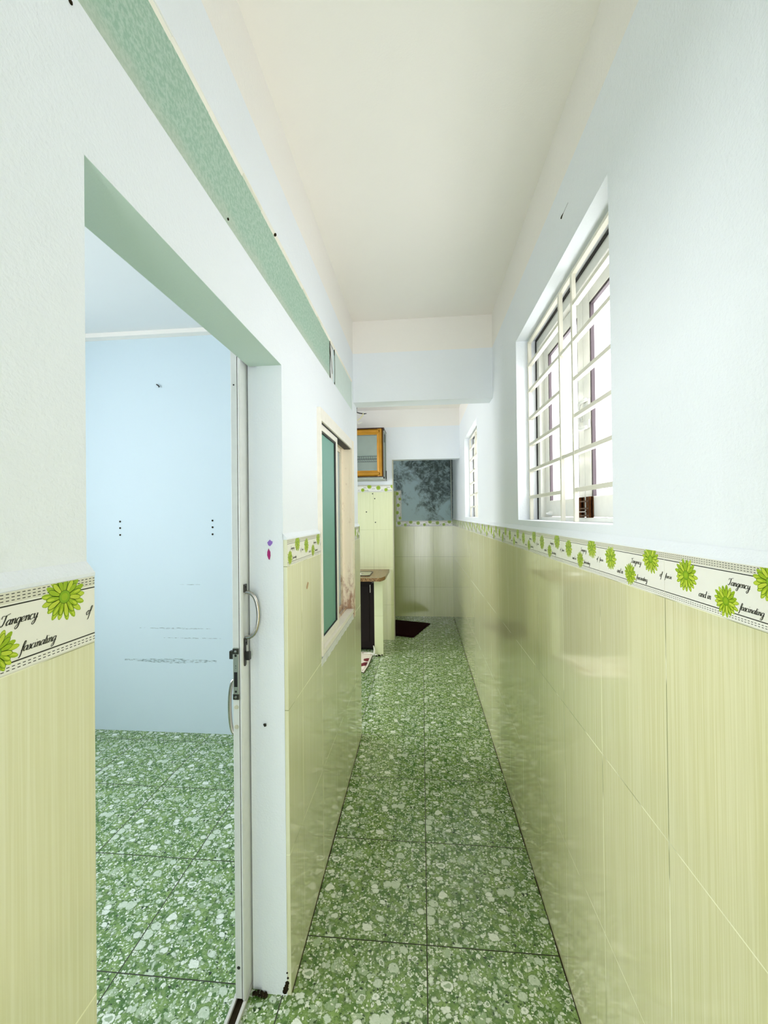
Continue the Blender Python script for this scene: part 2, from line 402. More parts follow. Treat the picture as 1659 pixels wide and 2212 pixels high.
# ------------------------------------------------------------------ border tile print
GLY = {
 'a': ([[(.75, .8), (.5, 1), (.15, .75), (.05, .35), (.2, .02), (.5, .15), (.75, .6), (.8, 1)], [(.8, 1), (.75, .3), (.85, .02), (1.05, .2)]], 1.0),
 'n': ([[(0, .8), (.15, 1), (.2, .5), (.18, 0)], [(.2, .4), (.4, .85), (.6, 1), (.72, .8), (.7, .25), (.82, .02), (1.0, .2)]], 1.0),
 'g': ([[(.75, .8), (.5, 1), (.15, .75), (.05, .35), (.2, .02), (.5, .15), (.75, .6), (.8, 1)], [(.8, 1), (.75, 0), (.65, -.8), (.3, -1.1), (.1, -.8), (.5, -.2), (1.0, .2)]], 1.0),
 'e': ([[(.05, .3), (.5, .5), (.65, .8), (.45, 1), (.15, .8), (.05, .4), (.2, .05), (.5, .03), (.85, .25)]], .8),
 'c': ([[(.65, .8), (.45, 1), (.15, .8), (.05, .4), (.2, .05), (.5, .03), (.85, .25)]], .8),
 'y': ([[(0, .8), (.12, 1), (.18, .4), (.35, .05), (.6, .3), (.8, 1)], [(.8, 1), (.75, 0), (.6, -.8), (.25, -1.1), (.05, -.8), (.4, -.3), (1.05, .2)]], 1.0),
 'd': ([[(.75, .8), (.5, 1), (.15, .75), (.05, .35), (.2, .02), (.5, .15), (.75, .6), (.8, 1)], [(.8, 2.0), (.75, .3), (.85, .02), (1.05, .2)]], 1.0),
 'i': ([[(.1, 1), (.1, .25), (.2, .02), (.45, .25)], [(.13, 1.45), (.17, 1.6)]], .42),
 'o': ([[(.4, 1), (.1, .75), (.05, .3), (.3, 0), (.6, .25), (.65, .7), (.4, 1), (.9, .85)]], .85),
 'f': ([[(0, .2), (.4, .9), (.6, 1.8), (.38, 2.0), (.22, 1.4), (.18, 0), (.12, -.8), (-.12, -1.1)], [(-.02, .95), (.5, 1.02)]], .5),
 's': ([[(0, .3), (.35, 1.05), (.5, .5), (.35, .02), (.05, .1)], [(.35, .02), (.7, .25)]], .66),
 't': ([[(.2, 1.7), (.15, .3), (.25, .02), (.5, .25)], [(-.08, 1.1), (.42, 1.15)]], .46),
 'T': ([[(-.15, 1.4), (-.05, 1.9), (.5, 1.85), (1.35, 2.15)], [(.65, 1.9), (.6, 1.0), (.42, .2), (.1, 0), (-.12, .3)]], 1.05),
 ' ': ([], .6)}
def catmull(pts, n=5):
    out = []; P = [pts[0]] + pts + [pts[-1]]
    for i in range(1, len(P) - 2):
        a, b, c_, d = P[i - 1], P[i], P[i + 1], P[i + 2]
        for k in range(n):
            s_ = k / n
            out.append(tuple(.5 * (2 * b[j] + (c_[j] - a[j]) * s_ + (2 * a[j] - 5 * b[j] + 4 * c_[j] - d[j]) * s_ ** 2 + (3 * b[j] - a[j] - 3 * c_[j] + d[j]) * s_ ** 3) for j in (0, 1)))
    out.append(pts[-1]); return out
def write(P, text, u, v, h, layer=6):
    x = 0.0
    for ch in text:
        strokes, adv = GLY[ch]
        for st in strokes:
            pts = [((x + a) + .36 * b, b) for a, b in catmull(st, 4)]
            ws = []
            for k in range(len(pts)):
                a = pts[max(k - 1, 0)]; b = pts[min(k + 1, len(pts) - 1)]
                dx, dy = b[0] - a[0], b[1] - a[1]; L = math.hypot(dx, dy) or 1
                wv = .045 + .085 * abs(dy) / L * (1 if dy < 0 else .3); ws.append((-dy / L * wv, dx / L * wv))
            for k in range(len(pts) - 1):
                a, b = pts[k], pts[k + 1]; wa, wb = ws[k], ws[k + 1]
                P.append(([(u + h * (a[0] + wa[0]), v + h * (a[1] + wa[1])), (u + h * (a[0] - wa[0]), v + h * (a[1] - wa[1])),
                           (u + h * (b[0] - wb[0]), v + h * (b[1] - wb[1])), (u + h * (b[0] + wb[0]), v + h * (b[1] + wb[1]))], 2, layer))
        x += adv
    return x * h
def petal(P, cu, cv, ang, r0, r1, wd, mi, layer):
    d = (math.cos(ang), math.sin(ang)); n_ = (-d[1], d[0])
    prof = [(0, .25), (.25, .7), (.6, 1.0), (.85, .8), (.97, .38)]
    L = [(r0 + (r1 - r0) * a, wd * b) for a, b in prof]
    pts = [(cu + d[0] * a + n_[0] * b, cv + d[1] * a + n_[1] * b) for a, b in L] + [(cu + d[0] * r1, cv + d[1] * r1)] + \
          [(cu + d[0] * a - n_[0] * b, cv + d[1] * a - n_[1] * b) for a, b in L[::-1]]
    P.append((pts, mi, layer))
def flower(P, cu, cv, Rr, seed):
    rn = random.Random(seed)
    for ring, (n_, r1, ph) in enumerate(((17, 1.0, 0.0), (15, .80, .2))):
        for k in range(n_):
            an = ph + 2 * math.pi * k / n_ + rn.uniform(-.05, .05); rr = Rr * r1 * rn.uniform(.9, 1.04); wd = Rr * .125
            ly = 1 + ring * 2
            petal(P, cu, cv, an, Rr * .14, rr, wd, 3 if ring else 4, ly)
            petal(P, cu, cv, an, Rr * .20, rr * .97, wd * .74, 4 if (k + ring) % 3 else 5, ly + .5)
            if math.sin(an) < .2:
                petal(P, cu, cv, an + .02, Rr * .45, rr * .95, wd * .38, 5, ly + .8)
    for rad, mi, ly in ((.27, 3, 5.2), (.245, 6, 5.5), (.15, 4, 5.8)):
        P.append(([(cu + Rr * rad * math.cos(a * math.pi / 9), cv + Rr * rad * math.sin(a * math.pi / 9)) for a in range(18)], mi, ly))
def border_print():
    P = []; W, Hh = .25, .075
    def rect(u0, u1, v0, v1, mi, ly): P.append(([(u0, v0), (u1, v0), (u1, v1), (u0, v1)], mi, ly))
    rect(0, W, .0645, .0745, 1, .3); rect(0, W, .0, .0012, 1, .3)
    rect(0, W, .0618, .0631, 2, .5); rect(0, W, .0096, .0109, 2, .5)
    rect(0, .0006, 0, Hh, 1, .9); rect(W - .0006, W, 0, Hh, 1, .9)
    k = 0
    u = .002
    while u < W - .003:
        for v in (.0725, .0695, .0665): rect(u, u + .0030, v, v + .0008, 2, .6)
        for v in (.0062, .0034): rect(u, u + .0030, v, v + .0008, 2, .6)
        u += .0052
    flower(P, .056, .045, .0265, 1); flower(P, .1375, .0230, .0220, 2); flower(P, .2090, .0590, .0262, 3)
    write(P, 'Tangency', .1420, .0450, .0047); write(P, 'of', .2365, .0330, .0045)
    write(P, 'fascin', .0020, .0330, .0040)
    write(P, 'and in', .0840, .0190, .0050); write(P, 'fascinating', .1610, .0170, .0045)
    out = []
    for pts, mi, ly in P: out.append(([(min(max(a, .0002), W - .0002), min(max(b, .0002), Hh - .0003)) for a, b in pts], mi, ly))
    return sorted(out, key=lambda q: q[2])
PRINT = border_print()
def border(name, parent, fn, u_start, u_end, ulo, uhi, th=.0004):
    """fn(u, v, h): point at u along the run, v up, h proud of the face. Tiles start at u_start; print outside [ulo, uhi] is cut."""
    b = MB(); W = .25; Hh = .075; k = 0
    a0 = u_start
    while a0 < u_end - 1e-6:
        lo, hi = max(a0, ulo), min(a0 + W, uhi)
        if hi > lo + .002:
            b.poly([fn(lo, 0, 0), fn(hi, 0, 0), fn(hi, Hh, 0), fn(lo, Hh, 0)], 0)
            for pts, mi, ly in PRINT:
                q = [(a0 + x, y) for x, y in pts]
                if max(x for x, y in q) <= lo or min(x for x, y in q) >= hi: continue
                q = [(min(max(x, lo), hi), y) for x, y in q]
                b.poly([fn(x, y, .00003 + ly * .00004) for x, y in q], mi)
        a0 += W
    return b.build(name, [M[i] for i in INKS], parent, recalc=False)

# ------------------------------------------------------------------ left wall
b = MB()
zt = 1.922                                     # top of the lower wall, transom above
th = .000
b.box(XU_L, XI_L, Y0, DY0, 0, zt)
b.box(XU_L, XI_L, DY0, DY1, DZ + .0008, zt)
b.box(XI_L, XI_L - .006, DY1 + .008, WY0 - .01, 0, 1.79).box(XU_L, XI_L, DY1 + .008, WY0, 0, zt).box(XU_L, -.459, DY1, DY1 + .008, 0, zt)
b.box(XU_L, XI_L, WY0, WY1, 0, WZ0).box(XU_L, XI_L, WY0, WY1, WZ1, zt)
b.box(XU_L, XI_L, WY1, YE, 0, zt)
b.box(XU_L, XI_L, 2.328, YE, zt, ZC)
b.box(XU_L, XI_L, Y0, 2.328, 2.094, ZC)
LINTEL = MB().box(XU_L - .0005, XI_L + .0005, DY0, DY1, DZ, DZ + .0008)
# plaster lip sloping out over the border tiles
for (a, e) in ((Y0, DY0), (DY1, WY0 - .004), (WY1 + .04, YE)):
    b.prism([(XU_L - .001, BT), (XT_L - .0005, BT), (XT_L - .0005, BT + .004), (XU_L + .004, BT + .012), (XU_L - .001, BT + .018)], 1, a, e)
wl = structure(b.build('wall_left', M['blue']))
LINTEL.build('lintel_soffit', M['shaded_soffit'], wl)
b = MB().box(XT_L, XU_L, Y0, DY0 - .001, 0, BT)
b.build('wall_tiles', M['tileLn'], wl, bevel=.0015)
b = MB().box(XT_L, XU_L, DY1 + .001, WY0 - .003, 0, BT).box(XT_L, XU_L, WY0 - .003, 2.275, 0, .770).box(XT_L, XU_L, 2.275, YE, 0, BT)
b.build('wall_tiles', M['tileL'], wl, bevel=.0012)
fl = lambda u, v, h: (XT_L + .0003 + h, u, TT + v)
border('border_tiles', wl, fl, .443 - 1.75, .443, Y0, DY0 - .002)
border('border_tiles', wl, fl, 1.26 - .25, WY0, DY1 + .002, WY0 - .004)
border('border_tiles', wl, fl, 2.26, YE, 2.277, YE - .001)
# reddish putty by the window, white mortar strip under it
MB().box(XT_L, XT_L + .0012, 2.262, 2.280, 1.175, 1.262).build('putty_patch', M['redstain'], wl)
b = MB(); n = 40
for k in range(n):
    y0 = WY0 - .01 + (2.285 - WY0) * k / n; y1 = WY0 - .01 + (2.285 - WY0) * (k + 1) / n
    b.box(XT_L - .004, XT_L + .0015 + .0005 * math.sin(k * 2.3), y0, y1, .768 + .002 * math.sin(k * 1.7), .796)
b.build('mortar_strip', M['white'], wl, bevel=.001)
# transom glass
tr = MB().box(-.395, -.391, Y0, 1.765, zt - .003, 2.096).build('transom_pane', M['transom'], wl)
MB().box(-.394, -.3905, 1.862, 2.328, zt - .002, 2.096).build('transom_pane', M['transom2'], wl)
MB().box(-.402, -.396, 1.765, 1.862, zt, 2.096).build('transom_infill', M['white'], wl)
b = MB()
b.tube([(-.391, 1.768, 2.094), (-.391, 1.775, 2.03), (-.3915, 1.768, 1.97), (-.391, 1.775, 1.924)], .0018).tube([(-.391, 1.862, 2.094), (-.391, 1.868, 2.0), (-.391, 1.863, 1.924)], .0022)
b.tube([(-.396, 1.79, 2.09), (-.396, 1.84, 1.97)], .0014)
b.build('transom_seam', M['grime'], wl)
b = MB(); k = 0; y = Y0
rn = random.Random(5)
while y < 2.32:      # ragged pale lip of putty along the top and bottom of the glass
    l = rn.uniform(.05, .12); y2 = min(y + l, 2.327)
    b.prism([(XU_L + .0005, 2.096), (-.392, 2.096), (-.392, 2.090 - rn.uniform(0, .004)), (XU_L + rn.uniform(-.001, .0005), 2.094 - rn.uniform(0, .002))], 1, y, y2)
    y = y2
b.build('putty_lip', M['creamframe'], wl)
MB().lathe((-.388, 1.085, 2.092), [(.002, -.004), (.005, 0), (.003, .004)], 'x', 10).lathe((-.3905, .815, 1.941), [(.0012, -.002), (.003, .001), (.0015, .002)], 'x', 8).build('dirt_spot', M['grime'], wl)

# ------------------------------------------------------------------ right wall
def wall_with_holes(b, xa, xb, y0, y1, z0, z1, holes):
    y = y0
    for (a, e, lo, hi) in holes:
        b.box(xa, xb, y, a, z0, z1); b.box(xa, xb, a, e, z0, lo); b.box(xa, xb, a, e, hi, z1); y = e
    b.box(xa, xb, y, y1, z0, z1)
structure(MB().box(XI_L, -.25, Y0 - .1, Y0, 0, ZC).box(.25, XO_R, Y0 - .1, Y0, 0, ZC).box(-.25, .25, Y0 - .1, Y0, 1.9, ZC).build('wall_end_added', M['blue']))  # unseen wall added to narrow the light coming from behind the camera
b = MB(); wall_with_holes(b, XU_R, XO_R, Y0, YZ + .1, 0, ZC, [RW1, RW2])
b.prism([(XU_R - .001, BT), (XT_R + .0005, BT), (XT_R + .0005, BT + .003), (XU_R - .004, BT + .012), (XU_R - .001, BT + .018)], 1, Y0, YZ)
wr = structure(b.build('wall_right', M['blue']))
MB().box(XT_R, XU_R, Y0, YZ, 0, BT).build('wall_tiles', M['tileR'], wr)
border('border_tiles', wr, lambda u, v, h: (XT_R - .0003 - h, -u, TT + v), -5.469 - .0, -Y0, -YZ, -Y0)
# hairline crack and a nail speck on the plaster
MB().tube([(XU_R - .0004, 1.209, 2.164), (XU_R - .0006, 1.204, 2.167), (XU_R - .0002, 1.19, 2.168), (XU_R - .0002, 1.155, 2.169)], [.0026, .0022, .0004, .0003], n=6).build('plaster_crack', M['grime'], wr)

# ------------------------------------------------------------------ beam, kitchen cross wall, bathroom
structure(MB().box(XU_L, XU_R, YB, 2.475, 1.980, ZC).build('trim_2', M['blue']))
b = MB().box(-2.35, -.300, YK, YK + .1, 0, ZC).box(-.300, XU_R, YK, YK + .1, 1.915, ZC)
wk = structure(b.build('wall_kitchen', M['blue']))
MB().box(-2.35, -.3065, YK - .009, YK, 0, 1.648).build('wall_tiles', M['tileK'], wk, bevel=.001)
border('border_tiles', wk, lambda u, v, h: (u, YK - .0093 - h, 1.573 + v), -.512 - .75, -.30, -2.3, -.3075)
MB().box(-.3065, -.299, YK - .006, YK + .1, 0, 1.915).build('corner_strip', M['beige'], wk)
structure(MB().box(-2.45, -2.35, YE, 2.7, 0, ZC).box(-2.45, -2.35, 3.6, YK + .1, 0, ZC).box(-2.45, -2.35, 2.7, 3.6, 2.1, ZC).build('wall_kitchen_left', M['blue']))
structure(MB().box(-2.75, XI_L + .001, 2.43, YE, 0, 2.56).build('wall_room_back', M['blue_smooth']))
structure(MB().box(-2.85, -2.75, Y0, .0, 0, 2.56).box(-2.85, -2.75, 1.5, YE, 0, 2.56).box(-2.85, -2.75, .0, 1.5, 0, .8).box(-2.85, -2.75, .0, 1.5, 2.2, 2.56).build('wall_room_left', M['blue_smooth']))
structure(MB().box(-2.85, XI_L, Y0 - .1, Y0, 0, 2.56).build('wall_room_front', M['blue_smooth']))
b = MB().box(-1.45, XO_R, YZ, YZ + .1, 0, ZC)
wb = structure(b.build('wall_bathroom_back', M['mould']))
MB().box(-.334, XT_R, YZ - .008, YZ, 0, 1.246).box(-1.35, -.334, YZ - .008, YZ, 0, 1.64).box(-.334, -.262, YZ - .008, YZ, 1.246, 1.646).build('wall_tiles', M['tileB'], wb)
border('border_tiles', wb, lambda u, v, h: (u, YZ - .0083 - h, 1.172 + v), .148 - .75, XT_R, -.335, XT_R)
border('border_tiles', wb, lambda u, v, h: (-.334 + .073 - v * .96, YZ - .0083 - h, u), 1.247 - .1, 1.648, 1.247, 1.646)
structure(MB().box(-1.45, -1.35, YK + .1, YZ, 0, 1.75).box(-1.45, -1.35, YK + .1, YZ, 2.05, ZC).box(-1.45, -1.35, YK + .1, 4.65, 1.75, 2.05).box(-1.45, -1.35, 5.05, YZ, 1.75, 2.05).build('wall_bathroom_left', M['mould']))
b = MB().tube([(.388, YZ - .016, 1.26), (.387, YZ - .016, ZC - .001)], .009, n=12)
for z in (1.50, 1.95): b.lathe((.3875, YZ - .016, z), [(.009, -.012), (.0125, -.012), (.0125, .012), (.009, .012)], 'z', 14)
tag(origin_to(b.build('water_pipe', M['alu'], smooth=True), (.388, YZ - .016, 1.26)), 'thin grey water pipe running up the back corner of the bathroom', 'pipe')

# ------------------------------------------------------------------ casement windows with grilles, right wall
def casement(name, y0, y1, z0, z1, bars_mid=True):
    xf = .488
    fr = MB()
    w_ = .042
    for (a, e) in ((y0, y0 + w_), (y1 - w_, y1)): fr.box(xf, XO_R - .005, a, e, z0, z1)
    fr.box(xf, XO_R - .005, y0 + w_, y1 - w_, z1 - .045, z1).box(xf, XO_R - .005, y0 + w_, y1 - w_, z0, z0 + .012)
    for (a, e) in ((y0 + w_, y0 + w_ + .008), (y1 - w_ - .008, y1 - w_)): fr.box(xf + .022, XO_R - .005, a, e, z0 + .012, z1 - .045)
    root = structure(fr.build(name, M['white2'], bevel=.0015))
    MB().box(xf - .004, xf + .003, y0 + .004, y1 - .004, z1 - .010, z1 - .001).box(xf - .004, xf + .003, y1 - .008, y1 - .003, z0 + .002, z1 - .01).build('black_sealant', M['rubber'], root)
    ym = (y0 + y1) / 2 - .022
    xs0, xs1 = .506, .532
    for (a, e) in ((y0 + w_ + .009, ym - .001), (ym + .001, y1 - w_ - .009)):
        zb, zt_ = z0 + .014, z1 - .047
        s_ = MB(); sw = .046
        s_.box(xs0, xs1, a, a + sw, zb, zt_).box(xs0, xs1, e - sw, e, zb, zt_).box(xs0, xs1, a + sw, e - sw, zb, zb + .062).box(xs0, xs1, a + sw, e - sw, zt_ - .05, zt_)
        so = s_.build('sash', M['white2'], root, bevel=.002)
        MB().box(.517, .521, a + sw - .004, e - sw + .004, zb + .058, zt_ - .046).build('pane', M['glass'], so)
        g = MB(); q = .008
        g.box(xs0 + .002, xs0 + .012, a + sw, a + sw + q, zb + .062, zt_ - .05).box(xs0 + .002, xs0 + .012, e - sw - q, e - sw, zb + .062, zt_ - .05)
        g.box(xs0 + .002, xs0 + .012, a + sw, e - sw, zt_ - .05 - q, zt_ - .05)
        g.build('gasket', M['gasket'], so)
    # grille
    g = MB(); gx0, gx1 = .450, .464
    k = (z1 - z0) / .754
    zb = [z0 + .095 * k, z0 + .205 * k, z0 + .313 * k, z0 + .422 * k, z0 + .538 * k, z0 + .645 * k]
    s = (y1 - y0) / .866
    pa, pb = (y0 + .340 * s, y0 + .354 * s), (y0 + .453 * s, y0 + .467 * s)
    for p_ in (pa, pb): g.box(gx0 - .001, gx1 - .003, p_[0], p_[1], z0 + .001, z1 - .012)
    g.box(gx0, gx1, y1 - .022, y1 - .010, z0 + .001, z1 - .010).box(gx0, gx1, y0 + .010, y0 + .022, z0 + .001, z1 - .010)
    g.box(gx0, gx1, y0 + .022, y1 - .022, z1 - .020, z1 - .010)
    for i, z in enumerate(zb):
        if i in (1, 4): g.box(gx0 + .0005, gx1 + .002, y0, y1, z - .006, z + .006)
        else: g.box(gx0 + .0005, gx1 + .002, y0, pa[0], z - .006, z + .006).box(gx0 + .0005, gx1 + .002, pb[1], y1, z - .006, z + .006)
    g.build('grille', M['grille'], root, bevel=.001)
    return root, ym, z0, z1, xs0
w1, ym, z0, z1, xs = casement('window_1', *RW1)
# two cranked casement fasteners and a brown bolt on the meeting stiles
for zc_, sg in ((1.668, 1), (1.585, -1)):
    h = MB().box(xs - .005, xs, ym - .048, ym - .006, zc_ - .010 * sg - .012, zc_ - .010 * sg + .012)
    h.tube([(xs - .008, ym - .040, zc_), (xs - .013, ym - .020, zc_), (xs - .014, ym - .002, zc_ - .003 * sg), (xs - .014, ym + .012, zc_ - .016 * sg), (xs - .012, ym + .014, zc_ - .048 * sg)], [.006, .007, .006, .006, .0045], n=8)
    h.lathe((xs - .007, ym + .013, zc_ - .050 * sg), [(.003, 0), (.008, .001), (.008, .007), (.003, .008)], 'x', 10)
    h.build('window_handle', M['white'], w1, bevel=.001, smooth=True)
bt = MB()
for yy in (ym - .056, ym + .012):
    bt.box(xs - .004, xs, yy - .008, yy + .020, z0 + .006, z0 + .076)
bo = bt.build('barrel_bolt', M['bronze'], w1, bevel=.002)
r_ = MB()
for yy in (ym - .058, ym - .042, ym + .014, ym + .030):
    r_.tube([(xs - .009, yy, z0 + .002), (xs - .009, yy, z0 + .075)], .005, n=10)
for zz in (.018, .040, .062): r_.box(xs - .013, xs - .003, ym - .060, ym + .044, z0 + zz - .0022, z0 + zz + .0022)
r_.build('bolt_rod', M['bronze'], bo, smooth=True)
MB().tube([(xs - .016, ym - .048, z0 + .030), (xs - .017, ym + .030, z0 + .030)], .0022, n=8).build('bolt_pin', M['steel'], bo)
kb = MB().lathe((xs - .013, 1.665, z0 + .026), [(.003, -.008), (.003, -.003), (.009, .004), (.012, .010), (.0125, .013)], 'x', 14)
kb.build('stay_knob', M['white'], w1, smooth=True)
casement('window_2', *RW2)

# ------------------------------------------------------------------ frosted sliding window, left wall
fr = MB(); xo = XT_L + .004
yo0, yo1, zo0, zo1 = WY0, WY1, WZ0 + .002, WZ1
fr.box(XI_L, xo, yo0, yo0 + .016, zo0, zo1).box(XI_L, xo, yo0 + .016, yo1, zo1 - .048, zo1).box(XI_L, xo, yo0 + .016, yo1, zo0, zo0 + .022)
wn = structure(fr.build('window_3', M['creamframe'], bevel=.0015))
fj = MB().box(XI_L, XT_L - .012, yo1 - .012, yo1, zo0 + .022, zo1 - .048).box(XT_L - .012, xo, yo1 - .008, yo1 + .052, zo0 - .028, zo1)
fj.box(-.440, -.436, yo0 + .03, yo1 - .012, zo0 + .022, zo0 + .036).box(-.410, -.407, yo0 + .03, yo1 - .012, zo0 + .022, zo0 + .034)
fj.build('frame_jamb', M['cream'], wn, bevel=.001)
def sash(x0, x1, a, e, gm, fm, sw=.028, gk=True, zb=zo0 + .024, zt_=zo1 - .052):
    s_ = MB().box(x0, x1, a, a + sw * .5, zb, zt_).box(x0, x1, e - sw * .95, e, zb, zt_).box(x0, x1, a + sw * .5, e - sw * .95, zb, zb + .030).box(x0, x1, a + sw * .5, e - sw * .95, zt_ - .024, zt_)
    so = s_.build('sash', fm, wn, bevel=.0015)
    xm = (x0 + x1) / 2
    MB().box(xm - .003, xm + .003, a + sw * .4, e - sw * .9, zb + .026, zt_ - .02).build('pane', gm, so)
    if not gk: return
    g = MB().box(xm, x1 - .003, e - sw * .95 - .014, e - sw * .95, zb + .03, zt_ - .024).box(xm, x1 - .003, a + sw * .5, e - sw * .95, zt_ - .032, zt_ - .024).box(xm, x1 - .003, a + sw * .5, e - sw * .95, zb + .030, zb + .033)
    g.build('gasket', M['rubber'], so)
sash(-.404, -.382, yo0 + .017, 1.872, M['frost'], M['creamframe'])
sash(-.446, -.424, 1.840, 2.186, M['frost2'], M['cream'], gk=False)
MB().box(-.413, -.379, yo0 + .02, yo1 - .012, zo1 - .0515, zo1 - .0475).build('track_gap', M['rubber'], wn)

# ------------------------------------------------------------------ sliding door
dx0, dx1, dy0, dy1, dz0, dz1 = -.5205, -.4915, 1.092, 1.90, .014, 1.79
d_ = MB().box(dx0, dx1 - .0105, dy0, dy1, dz0, dz1)
door = structure(d_.build('door_1', M['white'], bevel=.0012))
b = MB(); prof = [(dx1 - .0050 - .0045 * math.cos(a * math.pi / 6), dy0 + .003 - .006 * math.sin(a * math.pi / 6)) for a in range(0, 7)] + [(dx1 - .0005, dy0 + .10), (dx1 - .0095, dy0 + .10)]
b.prism(prof, 2, dz0, dz1); b.build('door_stile', M['white'], door, smooth=True)
MB().box(dx1 - .0108, dx1 - .0092, dy0 + .0005, dy0 + .004, dz0, dz1).build('door_seam', M['grime'], door)
fx0, fx1 = dx0 + .001, dx1 - .0112
lp = MB().box(fx0 + .001, fx1 - .001, dy0 - .0025, dy0, .838, .968).build('lock_plate', M['alu'], door, bevel=.0006)
for z in (.957, .833):
    c_ = MB().box(fx0, fx1, dy0 - .0032, dy0 - .0002, z - .006, z + .009)
    cl = c_.build('plate_clip', M['darksteel'], door, bevel=.0006)
    MB().lathe(((fx0 + fx1) / 2, dy0 - .0035, z + .0015), [(.004, 0), (.0035, -.0012), (.001, -.0014)][::-1], 'y', 12).build('screw', M['steel'], cl, smooth=True)
xm = (fx0 + fx1) / 2
sl = MB().box(xm - .0045, xm + .0045, dy0 - .0032, dy0 - .001, .862, .902)
for z, r in ((.947, .0035), (.849, .0032), (.913, .001), (.919, .0012)):
    sl.lathe((xm, dy0 - .0026, z), [(r * .6, -.0006), (r, 0), (r, .001)], 'y', 12)
sl.build('lock_slot', M['black'], lp)
for z in (.806, .752): MB().lathe((xm, dy0 - .0005, z), [(.002, -.0016), (.0052, -.0014), (.006, 0), (.006, .001)], 'y', 16).build('screw_cap', M['beige'], door, smooth=True)
for z in (.098, 1.690): MB().lathe((xm, dy0 - .0003, z), [(.0012, -.0008), (.0045 if z < 1 else .0022, -.0004), (.0045 if z < 1 else .0022, .001)], 'y', 12).build('screw_hole', M['black'], door)
def pull(x, sgn, yc, z0_, z1_, bow, name='door_handle', r=.0052):
    b = MB(); pts = []
    for k in range(17):
        a = math.pi * k / 16; pts.append((x + sgn * (.003 + bow * math.sin(a) ** .75), yc, z0_ + (z1_ - z0_) * (1 - math.cos(a)) / 2))
    b.tube(pts, r, n=12)
    h = b.build(name, M['steel'], door, smooth=True)
    e = MB()
    for z, s2 in ((z0_, -1), (z1_, 1)):
        e.box(x, x + sgn * .004, yc - .008, yc + .008, min(z, z + s2 * .022), max(z, z + s2 * .022)).lathe((x + sgn * .004, yc, z + s2 * .014), [(.0035, 0), (.003, sgn * .0015), (.001, sgn * .002)], 'x', 10)
    e.build('handle_foot', M['darksteel'], h, bevel=.0008)
pull(dx1, 1, 1.106, .992, 1.118, .036)
pull(dx0, -1, 1.112, .722 + .0, .872, .016)
for (x, sg, y, zc_, nm) in ((dx1, 1, 1.104, .944, 'thumb_turn'), (dx0, -1, 1.110, .944, 'thumb_turn')):
    k_ = MB().lathe((x, y, zc_), [(.006, 0), (.006, sg * .003), (.003, sg * .004)], 'x', 14)
    k_.prism([(y + .007 * math.cos(a * math.pi / 8), zc_ + (.023 if math.sin(a * math.pi / 8) > 0 else -.023) + .007 * math.sin(a * math.pi / 8)) for a in range(16)], 0, x, x + sg * .0025)
    k_.box(x + sg * .003, x + sg * .016, y - .006, y + .006, zc_ - .012, zc_ + .010)
    k_.build(nm, M['darksteel'], door, bevel=.001)
# floor track
b = MB().box(-.528, -.5195, Y0 + .2, 1.98, 0, .011).box(-.4985, -.490, Y0 + .2, 1.98, 0, .011).box(-.528, -.490, Y0 + .2, 1.98, 0, .0022)
tk = structure(b.build('trim_3', M['trackmetal'], bevel=.0008))
MB().box(-.5190, -.499, Y0 + .2, 1.98, .0022, .003).build('track_groove', M['grime'], tk)
# head track and grime at the foot of the jamb
structure(MB().box(-.535, -.4825, .30, 1.98, 1.80, 1.84).build('trim_4', M['trackmetal'], bevel=.001))
b = MB(); rn = random.Random(3)
for k in range(30):
    x = rn.uniform(-.480, -.440); y = DY1 - .0015 + rn.uniform(-.004, .001); z = rn.uniform(0, .008)
    b.lathe((x, y - rn.uniform(0, .006), z), [(.001, -.003), (rn.uniform(.002, .006), 0), (.002, rn.uniform(.002, .004))], 'z', 7)
for (x, z, s_) in ((-.390, .018, .008), (-.386, .034, .006), (-.393, .010, .007), (-.384, .048, .003), (-.388, .026, .006), (-.386, .062, .0025)):
    b.lathe((x, DY1 - .0005, z), [(s_ * .3, -.0008), (s_, 0), (s_, .001)], 'y', 7)
b.build('foot_grime', M['grime'], wl)
# sticker marks and spots on the jamb
def blob(pts, fn, mat, name, label, cat):
    b = MB(); n_ = len(pts)
    b.poly([fn(a, c, .0008) for a, c in pts]); b.poly([fn(a, c, 0) for a, c in pts][::-1])
    for k in range(n_):
        a, c = pts[k], pts[(k + 1) % n_]; b.poly([fn(a[0], a[1], 0), fn(c[0], c[1], 0), fn(c[0], c[1], .0008), fn(a[0], a[1], .0008)])
    o = b.build(name, mat); origin_to(o, fn(pts[0][0], pts[0][1], 0)); return tag(o, label, cat)
jf = lambda a, c, h: (a, DY1 - .0004 - h, c)
blob([(-.4235, 1.262), (-.431, 1.254), (-.428, 1.246), (-.423, 1.2435), (-.4165, 1.251), (-.4155, 1.257), (-.419, 1.2575)][::-1], jf, M['violet'], 'heart_sticker', 'small violet heart-like sticker on the pale blue door jamb', 'sticker')
blob([(-.4275, 1.2375), (-.431, 1.228), (-.4315, 1.218), (-.428, 1.208), (-.4245, 1.205), (-.422, 1.217), (-.4225, 1.228)][::-1], jf, M['magenta'], 'oval_sticker', 'small magenta oval sticker below the violet one on the jamb', 'sticker')
o = MB().tube([(-.443, DY1 - .0005, .741), (-.4435, DY1 - .004, .748), (-.440, DY1 - .006, .750), (-.438, DY1 - .006, .744)], [.002, .0028, .0028, .0018], n=8).build('bent_nail', M['black'], smooth=True)
tag(origin_to(o, (-.443, DY1, .741)), 'small bent black nail low on the door jamb', 'nail')
